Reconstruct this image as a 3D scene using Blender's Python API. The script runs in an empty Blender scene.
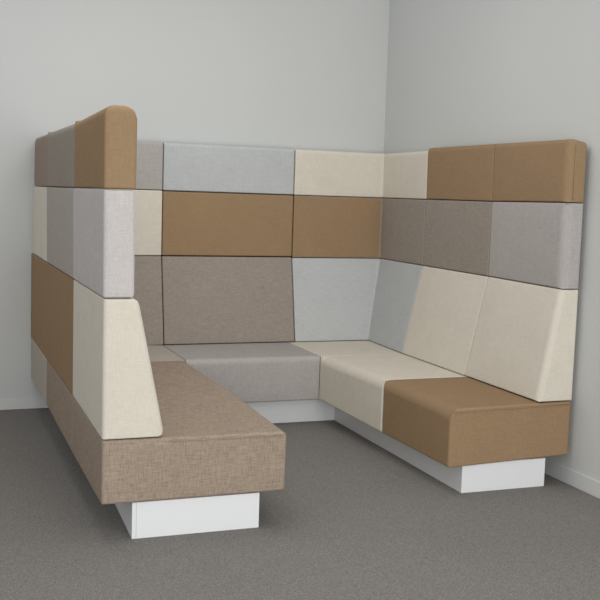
import bpy, bmesh, math
from mathutils import Vector, Matrix

scene = bpy.context.scene
COL = scene.collection

# ------------------------------------------------------------------ materials
def srgb(r, g, b):
    f = lambda c: c/12.92 if c <= .04045 else ((c+.055)/1.055)**2.4
    return (f(r/255), f(g/255), f(b/255), 1)

def new_mat(name):
    m = bpy.data.materials.new(name); m.use_nodes = True
    nt = m.node_tree
    return m, nt, nt.nodes['Principled BSDF']

def noise(nt, scale3, detail=2.0, rough=.5):
    tc = nt.nodes.new('ShaderNodeTexCoord')
    mp = nt.nodes.new('ShaderNodeMapping'); mp.inputs['Scale'].default_value = scale3
    nz = nt.nodes.new('ShaderNodeTexNoise'); nz.inputs['Scale'].default_value = 1
    nz.inputs['Detail'].default_value = detail; nz.inputs['Roughness'].default_value = rough
    nt.links.new(tc.outputs['Object'], mp.inputs['Vector'])
    nt.links.new(mp.outputs['Vector'], nz.inputs['Vector'])
    return nz.outputs['Fac']

def math_node(nt, op, a, b):
    n = nt.nodes.new('ShaderNodeMath'); n.operation = op
    for i, v in enumerate((a, b)):
        if hasattr(v, 'is_output'): nt.links.new(v, n.inputs[i])
        else: n.inputs[i].default_value = v
    return n.outputs[0]

def fabric(name, rgb, contrast=.16):
    """woven melange upholstery: threads running along each axis"""
    m, nt, bs = new_mat(name)
    A = noise(nt, (230, 230, 24)); B = noise(nt, (24, 230, 230)); Cc = noise(nt, (230, 24, 230))
    s = math_node(nt, 'ADD', math_node(nt, 'ADD', A, B), Cc)
    big = noise(nt, (9, 9, 9), 3)
    s3 = math_node(nt, 'MULTIPLY', math_node(nt, 'SUBTRACT', s, 1.5), contrast*3.4)
    s4 = math_node(nt, 'MULTIPLY', math_node(nt, 'SUBTRACT', big, .5), .10)
    val = math_node(nt, 'ADD', math_node(nt, 'ADD', s3, s4), 1.0)
    mx = nt.nodes.new('ShaderNodeVectorMath'); mx.operation = 'SCALE'
    mx.inputs[0].default_value = srgb(*rgb)[:3]
    nt.links.new(val, mx.inputs['Scale'])
    nt.links.new(mx.outputs['Vector'], bs.inputs['Base Color'])
    bs.inputs['Roughness'].default_value = .95
    bs.inputs['Specular IOR Level'].default_value = .06
    bp = nt.nodes.new('ShaderNodeBump'); bp.inputs['Strength'].default_value = .25
    bp.inputs['Distance'].default_value = .002
    nt.links.new(s, bp.inputs['Height']); nt.links.new(bp.outputs['Normal'], bs.inputs['Normal'])
    return m

def paint(name, rgb, rough=.6, var=.02, scale=(3, 3, 3), spec=.3, bump=0):
    m, nt, bs = new_mat(name)
    n = noise(nt, scale, 3)
    val = math_node(nt, 'ADD', math_node(nt, 'MULTIPLY', math_node(nt, 'SUBTRACT', n, .5), var*2), 1.0)
    mx = nt.nodes.new('ShaderNodeVectorMath'); mx.operation = 'SCALE'
    mx.inputs[0].default_value = srgb(*rgb)[:3]
    nt.links.new(val, mx.inputs['Scale']); nt.links.new(mx.outputs['Vector'], bs.inputs['Base Color'])
    bs.inputs['Roughness'].default_value = rough
    bs.inputs['Specular IOR Level'].default_value = spec
    if bump:
        f = noise(nt, (300, 300, 300), 2)
        bp = nt.nodes.new('ShaderNodeBump'); bp.inputs['Strength'].default_value = bump
        bp.inputs['Distance'].default_value = .001
        nt.links.new(f, bp.inputs['Height']); nt.links.new(bp.outputs['Normal'], bs.inputs['Normal'])
    return m

def carpet():
    m, nt, bs = new_mat('grey_loop_carpet')
    n = noise(nt, (150, 150, 150), 3, .75); g = noise(nt, (330, 330, 330), 1); b = noise(nt, (1.4, 1.4, 1.4), 2)
    s = math_node(nt, 'ADD', math_node(nt, 'MULTIPLY', math_node(nt, 'SUBTRACT', n, .5), 1.9),
                  math_node(nt, 'MULTIPLY', math_node(nt, 'SUBTRACT', g, .5), .9))
    s = math_node(nt, 'ADD', s, math_node(nt, 'MULTIPLY', math_node(nt, 'SUBTRACT', b, .5), .12))
    val = math_node(nt, 'ADD', s, 1.0)
    mx = nt.nodes.new('ShaderNodeVectorMath'); mx.operation = 'SCALE'
    mx.inputs[0].default_value = srgb(*CARPET)[:3]
    nt.links.new(val, mx.inputs['Scale']); nt.links.new(mx.outputs['Vector'], bs.inputs['Base Color'])
    bs.inputs['Roughness'].default_value = 1; bs.inputs['Specular IOR Level'].default_value = .05
    bp = nt.nodes.new('ShaderNodeBump'); bp.inputs['Strength'].default_value = .35
    bp.inputs['Distance'].default_value = .004
    nt.links.new(n, bp.inputs['Height']); nt.links.new(bp.outputs['Normal'], bs.inputs['Normal'])
    return m

CARPET = (126, 123, 119)
WALL = (199, 201, 199)
M = dict(
    cream=fabric('cream_fabric', (211, 205, 192), .05),
    brown=fabric('camel_brown_fabric', (150, 126, 98), .07),
    taupe=fabric('taupe_fabric', (154, 139, 124), .21),
    grey=fabric('warm_grey_fabric', (150, 141, 132), .13),
    blue=fabric('pale_blue_grey_fabric', (184, 187, 187), .07),
    silver=fabric('silver_grey_fabric', (172, 167, 164), .09),
    lilac=fabric('light_lilac_grey_fabric', (192, 188, 186), .08),
    pale=fabric('pale_beige_grey_fabric', (176, 168, 157), .08),
    umber=fabric('dusky_taupe_fabric', (150, 136, 124), .12),
    stone=fabric('stone_grey_fabric', (172, 165, 157), .09),
    white=paint('white_laminate', (226, 228, 230), .35, .01, spec=.45),
    wall=paint('grey_white_wall_paint', WALL, .85, .015, (2, 2, 1), .15, .15),
    base=paint('white_baseboard_paint', (204, 206, 204), .5, .01),
    joint=paint('panel_edge_band', (196, 199, 202), .4, .01),
    carpet=carpet(),
)

# ------------------------------------------------------------------ mesh tools
def inset_poly(P, g):
    n = len(P); out = []
    for i in range(n):
        p0, p1, p2 = Vector(P[i-1]), Vector(P[i]), Vector(P[(i+1) % n])
        d1 = (p1-p0).normalized(); d2 = (p2-p1).normalized()
        n1 = Vector((-d1.y, d1.x)); n2 = Vector((-d2.y, d2.x))
        b = n1+n2
        b = b/max(b.length_squared, 1e-6)*2
        out.append(p1+b*g)
    return out

def bowl(t):
    return 1-(2*t-1)**4

def cushion_mesh(name, Pb, Pt, zb, zt, rv, rb, rt, bulge, mats, face_mat=None, gap=.002, seg=4, topbulge=0):
    """padded block on a polygon footprint. Pb/Pt bottom and top outline (counter-clockwise),
    zb/zt heights per corner, rv/rb/rt rounding radii of upright, bottom and top edges."""
    n = len(Pb)
    L = lambda v: list(v) if isinstance(v, (list, tuple)) else [v]*n
    zb, zt, rv, rb, rt, bulge = map(L, (zb, zt, rv, rb, rt, bulge))
    Pb = inset_poly(Pb, gap); Pt = inset_poly(Pt, gap)
    zb = [z+gap for z in zb]; zt = [z-gap for z in zt]
    cen = sum((Vector((p.x, p.y, 0)) for p in Pb), Vector())/n
    cen.z = min(zb)
    bm = bmesh.new()
    W = max(rv+rb+rt); m = 1.35*W
    def ticks(length, cells):
        if length < 4*m: return [0, 1]
        a = m/length
        return [0]+[a+(1-2*a)*k/cells for k in range(cells+1)]+[1]
    hts = ticks(min(zt)-max(zb), 5)
    lens = [(Vector(Pb[(i+1) % n])-Vector(Pb[i])).length for i in range(n)]
    lens = [min(l, (Vector(Pt[(i+1) % n])-Vector(Pt[i])).length) for i, l in enumerate(lens)]
    if n == 4: lens = [min(lens[0], lens[2]), min(lens[1], lens[3])]*2
    tk = [ticks(l, 7) for l in lens]
    K = len(hts)-1
    cache = {}
    def V(co):
        key = tuple(round(c, 6) for c in co)
        if key not in cache: cache[key] = bm.verts.new(Vector(co)-cen)
        return cache[key]
    B = [Vector((Pb[i].x, Pb[i].y, zb[i])) for i in range(n)]
    T = [Vector((Pt[i].x, Pt[i].y, zt[i])) for i in range(n)]
    botring = []; topring = []; sides = []
    for i in range(n):
        j = (i+1) % n
        nrm = (B[j]-B[i]).cross(T[i]-B[i]).normalized()
        g = []
        N = len(tk[i])-1
        for u in tk[i]:
            lo = B[i].lerp(B[j], u); hi = T[i].lerp(T[j], u)
            g.append([V(lo.lerp(hi, h)+nrm*bulge[i]*bowl(u)*bowl(h)) for h in hts])
        mi = (face_mat[i] if face_mat else 0)
        for a in range(N):
            for k in range(K):
                f = bm.faces.new((g[a][k], g[a+1][k], g[a+1][k+1], g[a][k+1])); f.material_index = mi
        botring += [g[a][0] for a in range(N)]; topring += [g[a][K] for a in range(N)]
        sides.append(g)
    bm.faces.new(list(reversed(botring)))
    if n == 4:
        # gridded, slightly crowned top
        NA = len(tk[0])-1; NB = len(tk[1])-1
        g0 = [c[K] for c in sides[0]]; g2 = [c[K] for c in reversed(sides[2])]
        g1 = [c[K] for c in sides[1]]; g3 = [c[K] for c in reversed(sides[3])]
        grid = [[None]*(NB+1) for _ in range(NA+1)]
        for a in range(NA+1):
            for b in range(NB+1):
                if b == 0: grid[a][b] = g0[a]
                elif b == NB: grid[a][b] = g2[a]
                elif a == NA: grid[a][b] = g1[b]
                elif a == 0: grid[a][b] = g3[b]
                else:
                    u, v = tk[0][a], tk[1][b]
                    co = (T[0].lerp(T[1], u)).lerp(T[3].lerp(T[2], u), v)+Vector((0, 0, topbulge*bowl(u)*bowl(v)))
                    grid[a][b] = bm.verts.new(co-cen)
        for a in range(NA):
            for b in range(NB):
                bm.faces.new((grid[a][b], grid[a+1][b], grid[a+1][b+1], grid[a][b+1]))
    else:
        bm.faces.new(topring)
    lay = bm.edges.layers.float.new('bevel_weight_edge')
    def setw(a, b, r):
        e = bm.edges.get((a, b))
        if e: e[lay] = r/W
    for i in range(n):
        g = sides[i]; N = len(g)-1
        for k in range(K): setw(g[0][k], g[0][k+1], rv[i])
        for a in range(N):
            setw(g[a][0], g[a+1][0], rb[i]); setw(g[a][K], g[a+1][K], rt[i])
    for f in bm.faces: f.smooth = True
    me = bpy.data.meshes.new(name); bm.to_mesh(me); bm.free()
    for m in mats: me.materials.append(m)
    return me, cen, W

def link(name, me, parent=None, loc=(0, 0, 0)):
    o = bpy.data.objects.new(name, me); COL.objects.link(o); o.location = loc
    if parent is not None: o.parent = parent
    return o

def cushion(name, label, parent, Pb, Pt, zb, zt, mats, rv=.008, rb=.007, rt=.007, bulge=.003, **kw):
    me, cen, W = cushion_mesh(name, Pb, Pt, zb, zt, rv, rb, rt, bulge, [M[m] for m in mats], **kw)
    o = link(name, me, parent, cen)
    bv = o.modifiers.new('rounded_edges', 'BEVEL'); bv.limit_method = 'WEIGHT'; bv.width = W
    bv.segments = 5; bv.use_clamp_overlap = False; bv.profile = .5
    bv.offset_type = 'OFFSET'
    wn = o.modifiers.new('normals', 'WEIGHTED_NORMAL'); wn.weight = 60; wn.keep_sharp = False
    if label: o['label'] = label
    return o

def box_mesh(name, lo, hi, mat, bevel=.0015):
    bm = bmesh.new()
    bmesh.ops.create_cube(bm, size=1)
    c = (Vector(lo)+Vector(hi))/2; d = Vector(hi)-Vector(lo)
    bmesh.ops.scale(bm, verts=bm.verts, vec=d)
    if bevel: bmesh.ops.bevel(bm, geom=bm.edges[:], offset=bevel, segments=2, affect='EDGES', profile=.5)
    me = bpy.data.meshes.new(name); bm.to_mesh(me); bm.free(); me.materials.append(mat)
    return me, c

def tube(name, pts, r, mat, parent):
    """thin sewn piping following a polyline"""
    o0 = Vector(pts[0]); bm = bmesh.new(); S = 8; rings = []
    P = [Vector(p) for p in pts]
    for i, p in enumerate(P):
        d = (P[min(i+1, len(P)-1)]-P[max(i-1, 0)]).normalized()
        a = d.cross(Vector((0, 1, 0)))
        if a.length < .1: a = d.cross(Vector((1, 0, 0)))
        a.normalize(); b = d.cross(a)
        rings.append([bm.verts.new(p-o0+a*r*math.cos(t)+b*r*math.sin(t)) for t in [2*math.pi*k/S for k in range(S)]])
    for A, B in zip(rings, rings[1:]):
        for k in range(S): bm.faces.new((A[k], A[(k+1) % S], B[(k+1) % S], B[k])).smooth = True
    bm.faces.new(rings[0]); bm.faces.new(list(reversed(rings[-1])))
    bmesh.ops.recalc_face_normals(bm, faces=bm.faces[:])
    me = bpy.data.meshes.new(name); bm.to_mesh(me); bm.free(); me.materials.append(mat)
    o = link(name, me, parent); o.location = o0-parent.location
    return o

# ------------------------------------------------------------------ measures (metres)
S, SR, W = .762, .692, 2.3275
MID0, MID1 = S, S+.8734           # middle back unit
D, DS = 2.511, 1.699              # rear of booth, front edge of the rear bench
YR = .211                         # front end of the right wing
YRM = .930                        # seam between its two units
YL, YLC = .823, 1.858             # seams on the left wing
Z0, Z1, Z2, Z3, Z4 = .1532, .424, .972, 1.384, 1.683
TL, TBL = .118, .240
TB, TBB = .155, .260
TR, TBR = .076, .195
WALL_X, WALL_Y = 2.349, 2.530

booth = bpy.data.objects.new('seating_booth', None); COL.objects.link(booth)
booth.empty_display_size = .3
booth['label'] = 'U-shaped high-back booth seat in patchwork brown, cream and grey fabric on a white plinth'
booth['category'] = 'booth seat'

# ---- left wing, back panels
def rect(x0, y0, x1, y1): return [(x0, y0), (x1, y0), (x1, y1), (x0, y1)]
FR = .014
def left_panels():
    # row 1 wedge, row 2, row 3 : front unit
    cushion('lower_back_cushion', 'cream wedge cushion at the front end of the left wing', booth,
            rect(0, 0, TBL+.013, YL), rect(0, 0, TL+.022, YL), [.412, .412, Z1, Z1], .967, ['cream'],
            rv=[.018, .024, .006, .006], rb=[.006, .03, .005, .005], rt=[.012, .028, .005, .007], bulge=[.004, .004, 0, .003])
    cushion('middle_back_cushion', 'light grey cushion in the front end of the left wing', booth,
            rect(-.002, 0, TL+.005, YL), rect(-.004, 0, TL+.003, YL), .967, Z3, ['lilac'],
            rv=[.014, .016, .006, .005], rb=[.008, .012, .005, .007], rt=[.008, .01, .005, .006], bulge=[.004, .003, 0, .003])
    cushion('upper_back_cushion', 'brown cushion topping the front end of the left wing', booth,
            rect(-.004, -.002, TL+.006, YL-.025), rect(-.004, 0, TL+.008, YL-.025), Z3, [Z4+.020, Z4+.020, Z4+.004, Z4+.004], ['brown'],
            rv=[.014, .018, .006, .005], rb=[.008, .01, .005, .006], rt=[.030, .055, .005, .040], bulge=[.004, .003, 0, .002])
    # middle unit
    cushion('lower_back_cushion', 'brown wedge cushion in the middle of the left wing', booth,
            rect(0, YL, TBL, YLC), rect(0, YL, TL, YLC), Z1, .967, ['brown'],
            rv=[.005, .006, .006, .005], rb=.005, rt=[.005, .01, .005, .006], bulge=[0, .003, 0, .003])
    cushion('middle_back_cushion', 'grey cushion in the middle of the left wing', booth,
            rect(-.002, YL, TL, YLC), rect(-.004, YL, TL, YLC), .967, Z3, ['stone'],
            rv=[.005, .006, .006, .005], rb=[.005, .01, .005, .006], rt=[.005, .01, .005, .006], bulge=[0, .003, 0, .003])
    cushion('upper_back_cushion', 'warm grey cushion topping the middle of the left wing', booth,
            rect(-.004, YL-.025, TL, YLC-.03), rect(-.004, YL-.025, TL, YLC-.03), Z3, Z4+.002, ['grey'],
            rv=[.005, .006, .006, .005], rb=[.005, .01, .005, .006], rt=[.005, .05, .005, .040], bulge=[0, .003, 0, .002])
left_panels()

def L_left2(tx, ty, ystart, d0, d1):
    return L_left(tx, ty, ystart, d0)[:5]+[(d1, D)]
def L_left(tx, ty, ystart, dx=0):
    return [(0+dx, ystart), (tx, ystart), (tx, D-ty), (S, D-ty), (S, D), (0+dx, D)]
rvL = [.005, .006, .02, .006, .006, .014]
cushion('lower_back_cushion', 'rear left corner cushion, brown outside and taupe inside', booth,
        L_left2(TBL, TBB, YLC, 0, -.022), L_left2(TL, TB, YLC, 0, -.020), [Z1, Z1, Z1, Z1, Z1, Z1+.032], [.967, .967, .972, .975, .975, .975], ['grey', 'brown'],
        rv=rvL, rb=.005, rt=[.005, .007, .007, .005, .006, .006], bulge=[0, .002, .003, 0, 0, .002],
        face_mat=[1, 0, 0, 0, 0, 1])
cushion('middle_back_cushion', 'cream corner cushion at the rear left', booth,
        L_left2(TL, TB, YLC, -.003, -.014), L_left2(TL, TB, YLC, -.004, -.008), [.967, .967, .972, .975, .975, .975], Z3, ['cream'],
        rv=rvL, rb=.006, rt=.006, bulge=[0, .002, .003, 0, 0, .002])
cushion('upper_back_cushion', 'warm grey corner cushion at the rear left top', booth,
        L_left2(TL, TB, YLC-.03, -.004, -.004), L_left2(TL, TB, YLC-.03, -.003, 0), Z3, Z4+.002, ['silver', 'umber'],
        face_mat=[1, 0, 0, 0, 0, 1], rv=rvL, rb=.006, rt=[.005, .03, .02, .005, .012, .038], bulge=[0, .002, .003, 0, 0, .002])

# ---- rear panels (middle unit)
rvB = [.008, .008, .005, .005]
cushion('lower_back_cushion', 'warm taupe wedge cushion in the middle of the rear side', booth,
        rect(MID0, D-TBB, MID1, D), rect(MID0, D-TB, MID1, D), Z1, .975, ['grey'],
        gap=.0032, rv=rvB, rb=.006, rt=.008, bulge=[.004, 0, 0, 0])
cushion('middle_back_cushion', 'brown cushion in the middle of the rear side', booth,
        rect(MID0, D-TB, MID1, D), rect(MID0, D-TB, MID1, D), .975, [Z3-.002, Z3-.004, Z3-.004, Z3-.002], ['brown'],
        gap=.0032, rv=rvB, rb=.006, rt=.008, bulge=[.004, 0, 0, 0])
cushion('upper_back_cushion', 'pale blue-grey cushion topping the middle of the rear side', booth,
        rect(MID0, D-TB, MID1, D), rect(MID0, D-TB, MID1, D), [Z3-.002, Z3-.004, Z3-.004, Z3-.002], Z4, ['blue'],
        gap=.0032, rv=rvB, rb=.006, rt=[.02, .006, .012, .006], bulge=[.003, 0, 0, 0])

# ---- rear right corner
def L_right(tx_c, tx_w, ty, ):
    return [(W-tx_w, DS), (W, DS), (W, D), (MID1, D), (MID1, D-ty), (W-tx_c, D-ty)]
rvR = [.006, .005, .01, .005, .006, .012]
cushion('lower_back_cushion', 'pale blue-grey corner cushion at the rear right', booth,
        L_right(TBR-.022, TBR, TBB), L_right(TR-.018, TR, TB), Z1, [.972, .972, .972, .970, .970, .970], ['blue'],
        rv=rvR, rb=.006, rt=.008, bulge=[0, 0, 0, 0, .004, .004])
cushion('middle_back_cushion', 'rear right corner cushion, brown towards the rear and taupe on the wing', booth,
        L_right(TR-.018, TR, TB), L_right(TR-.018, TR, TB), [.972, .972, .972, .970, .970, .970], Z3-.004, ['grey', 'brown'],
        rv=rvR, rb=.006, rt=.008, bulge=[0, 0, 0, 0, .003, .003], face_mat=[0, 0, 0, 1, 1, 0])
cushion('upper_back_cushion', 'cream corner cushion at the rear right top', booth,
        L_right(TR-.018, TR, TB), L_right(TR-.018, TR, TB), Z3-.004, Z4-.003, ['cream'],
        rv=rvR, rb=.006, rt=[.006, .012, .012, .006, .02, .025], bulge=[0, 0, 0, 0, .003, .003])

# ---- right wing
def right_unit(y0, y1, w0, w1, t0, t1):
    return ([(W-w0, y0), (W, y0), (W, y1), (W-w1, y1)], [(W-t0, y0), (W, y0), (W, y1), (W-t1, y1)])
# middle unit
b, t = right_unit(YRM, DS, TBR, TBR, TR, TR)
cushion('lower_back_cushion', 'cream wedge cushion in the middle of the right wing', booth, b, t, Z1, .972, ['cream'],
        rv=[.007, .005, .005, .007], rb=.006, rt=.008, bulge=[0, 0, 0, .005])
b, t = right_unit(YRM, DS, TR, TR, TR, TR)
cushion('middle_back_cushion', 'taupe cushion in the middle of the right wing', booth, b, t, .972, Z3-.003, ['grey'],
        rv=[.007, .005, .005, .007], rb=.006, rt=.008, bulge=[0, 0, 0, .003])
cushion('upper_back_cushion', 'brown cushion topping the middle of the right wing', booth,
        right_unit(YRM, DS, TR, TR, 0, 0)[0], right_unit(YRM, DS, TR, TR+.004, 0, 0)[0], Z3-.003, Z4+.012, ['brown'],
        rv=[.006, .005, .01, .018], rb=.006, rt=[.004, .012, .012, .025], bulge=[0, 0, 0, .003])
# front unit
b, t = right_unit(YR, YRM, TBR+.004, TBR, TR+.026, TR)
lowR = cushion('lower_back_cushion', 'cream wedge cushion at the front end of the right wing', booth, b, t, Z1, [.972, .972, .972, .972], ['cream'],
        rv=[.03, .008, .005, .007], rb=[.006, .006, .006, .008], rt=[.008, .006, .005, .008], bulge=[.003, 0, 0, .006])
b, t = right_unit(YR, YRM, TR+.026, TR, TR+.026, TR)
cushion('middle_back_cushion', 'silver grey cushion at the front end of the right wing', booth, b, t, .972, [Z3+.004, Z3+.004, Z3-.003, Z3-.003], ['silver'],
        rv=[.045, .010, .005, .007], rb=[.006, .006, .006, .008], rt=[.006, .006, .005, .008], bulge=[.002, 0, 0, .004])
upR = cushion('upper_back_cushion', 'brown cushion topping the front end of the right wing', booth, b, t, [Z3+.004, Z3+.004, Z3-.003, Z3-.003], [Z4+.012, Z4-.006, Z4+.008, Z4+.014], ['brown'],
        rv=[.045, .010, .005, .006], rb=[.006, .006, .006, .008], rt=[.018, .016, .004, .028], bulge=[.002, 0, 0, .004])
tube('piping', [(W-.070, YR-.0006, Z3+.014), (W-.070, YR-.0006, Z4-.022)], .0013, M['brown'], upR)

# ---- seats
KX = TBL-.03
seatLF = cushion('seat_cushion', 'taupe seat cushion at the front end of the left wing', booth,
        rect(0, 0, S+.006, YL), rect(0, 0, S+.008, YL), [Z0-.002, Z0, Z0, Z0], [.412, .408, Z1, Z1], ['taupe'],
        rv=[.013, .016, .005, .008], rb=[.01, .012, .005, .006], rt=[.010, .028, .003, .005], bulge=[.005, .004, 0, .003], topbulge=0)
PL = [(0, YL), (S, YL), (S, DS), (KX, DS), (KX, YLC), (0, YLC)]
cushion('seat_cushion', 'taupe seat cushion in the middle of the left wing', booth,
        PL, PL, [Z0, Z0, Z0, Z0, Z0+.012, Z0+.012], Z1, ['taupe'],
        rv=[.008, .005, .006, .003, .003, .008], rb=.006, rt=[.003, .028, .006, .004, .004, .005], bulge=[0, .003, 0, 0, 0, .002])
PC = [(0, YLC), (KX, YLC), (KX, DS), (S, DS), (S, D), (0, D)]
PCt = [(-.002, YLC)]+PC[1:5]+[(-.020, D)]
cushion('seat_cushion', 'pale beige-grey corner seat cushion at the rear left', booth,
        PCt, PCt, [Z0+.012, Z0, Z0, Z0, Z0, Z0+.045], [Z1, Z1, Z1, Z1, Z1, Z1+.032], ['pale'],
        rv=[.005, .003, .003, .006, .005, .016], rb=.006, rt=[.003, .003, .005, .006, .005, .006], bulge=0)
XR = W-SR
cushion('seat_cushion', 'silver grey seat cushion in the middle of the rear side', booth,
        rect(S, DS, XR-.04, D), rect(S, DS, XR-.04, D), Z0, Z1, ['silver'],
        rv=[.005, .008, .005, .005], rb=[.01, .005, .005, .005], rt=[.03, .006, .005, .005], bulge=[.004, 0, 0, 0])
P = [(XR-.04, DS), (W, DS), (W, D), (XR-.04, D)]
cushion('seat_cushion', 'cream corner seat cushion at the rear right', booth,
        P, P, Z0, Z1, ['cream'], rv=[.005, .005, .01, .005], rb=.006, rt=[.005, .005, .005, .005], bulge=0)
P = [(XR+.004, YRM-.005), (W, YRM-.005), (W, DS), (XR-.04, DS)]
cushion('seat_cushion', 'cream seat cushion in the middle of the right wing', booth,
        P, P, [Z0-.022, Z0, Z0, Z0-.002], Z1, ['cream'],
        rv=[.008, .005, .005, .008], rb=[.005, .005, .005, .012], rt=[.005, .005, .006, .055], bulge=[0, 0, 0, .006])
P = [(XR+.018, YR), (W, YR), (W, YRM-.005), (XR+.006, YRM-.005)]
seatRF = cushion('seat_cushion', 'brown seat cushion at the front end of the right wing', booth,
        P, P, [Z0-.024, Z0-.002, Z0-.004, Z0-.022], [Z1-.010, Z1, Z1, Z1-.002], ['brown'],
        rv=[.016, .014, .005, .014], rb=[.010, .012, .005, .012], rt=[.012, .008, .008, .055], bulge=[.005, 0, 0, .005])
# sewn piping along the top front edge of both end seats
tube('piping', [(.27, -.0058, .396), (.50, -.0058, .395), (S-.02, -.004, .393)], .0022, M['taupe'], seatLF)
tube('piping', [(XR+.03, YR-.0035, Z1-.026), (XR+.25, YR-.0052, Z1-.022), (XR+.48, YR-.0052, Z1-.018), (W-.02, YR-.003, Z1-.016)], .0022, M['brown'], seatRF)

# ---- plinth
PI, PRI, PF = .1255, .104, .018
def plinth(label, lo, hi):
    me, c = box_mesh('plinth', lo, hi, M['white']); o = link('plinth', me, booth, c); o['label'] = label; return o
pt = Z0-.004
pL = plinth('white plinth under the left wing', (PI, PF, 0), (S-PRI, 1.800, pt))
for v in pL.data.vertices:              # its outer side runs slightly inwards towards the rear
    if v.co.x < 0 and v.co.y > 0: v.co.x += .065
plinth('white plinth under the rear bench', (PI, 1.802, 0), (W-PI, D-.1, pt))
plinth('white plinth under the right wing', (XR+PRI, YR+PF, 0), (W-PI, 1.800, Z0-.012))
me, c = box_mesh('edge_band', (PI+.016, PF-.0004, 0.001), (PI+.0185, PF+.002, pt-.001), M['joint'], 0)
eb = link('edge_band', me, pL); eb.location = c-pL.location

# ------------------------------------------------------------------ room
def struct(name, lo, hi, mat, bevel=0):
    me, c = box_mesh(name, lo, hi, mat, bevel); o = link(name, me, None, c); o['kind'] = 'structure'; return o
struct('floor', (-5, -7, -.05), (WALL_X+.1, WALL_Y+.1, 0), M['carpet'])
struct('wall_back', (-5, WALL_Y, 0), (WALL_X+.1, WALL_Y+.1, 3.0), M['wall'])
struct('wall_right', (WALL_X, -7, 0), (WALL_X+.1, WALL_Y, 3.0), M['wall'])
struct('baseboard_back', (-5, WALL_Y-.010, 0), (WALL_X, WALL_Y, .066), M['base'], .002)
struct('baseboard_right', (WALL_X-.010, -7, 0), (WALL_X, WALL_Y-.010, .080), M['base'], .003)

# ------------------------------------------------------------------ light
def area(name, loc, size, power, color=(1, 1, 1), target=None):
    l = bpy.data.lights.new(name, 'AREA'); l.shape = 'RECTANGLE'; l.size, l.size_y = size
    l.energy = power; l.color = color
    o = bpy.data.objects.new(name, l); COL.objects.link(o); o.location = loc
    if target is not None:
        d = Vector(target)-Vector(loc); o.rotation_euler = d.to_track_quat('-Z', 'Y').to_euler()
    return o
area('ceiling_light', (.45, .5, 2.95), (1.8, 1.8), 21, (1, .99, .97))
area('ceiling_light', (.9, -3.6, 2.95), (1.5, 1.5), 30, (1, .99, .97))
area('window_light', (.6, -5.6, 1.15), (5.5, 2.2), 188, (1, .988, .968), (1.0, 2.0, 1.0))

w = bpy.data.worlds.new('world'); scene.world = w; w.use_nodes = True
bg = w.node_tree.nodes['Background']; bg.inputs[0].default_value = (.985, .99, 1, 1); bg.inputs[1].default_value = .60

# ------------------------------------------------------------------ camera
yaw, pitch, roll, F = .3633, -.1053, .0319, 1002.0
Fw = Vector((math.sin(yaw)*math.cos(pitch), math.cos(yaw)*math.cos(pitch), math.sin(pitch)))
R = Vector((math.cos(yaw), -math.sin(yaw), 0)); U = R.cross(Fw)
R2 = math.cos(roll)*R+math.sin(roll)*U; U2 = -math.sin(roll)*R+math.cos(roll)*U
cam = bpy.data.cameras.new('camera'); co = bpy.data.objects.new('camera', cam); COL.objects.link(co)
cam.sensor_width = 36; cam.lens = F/600*36; cam.clip_end = 100
mw = Matrix((R2, U2, -Fw)).transposed().to_4x4(); mw.translation = Vector((-.6505, -3.8236, 1.3878))
co.matrix_world = mw
scene.camera = co
vs = scene.view_settings
vs.view_transform = 'Standard'; vs.look = 'None'; vs.gamma = 1; vs.use_curve_mapping = False; vs.exposure = .15
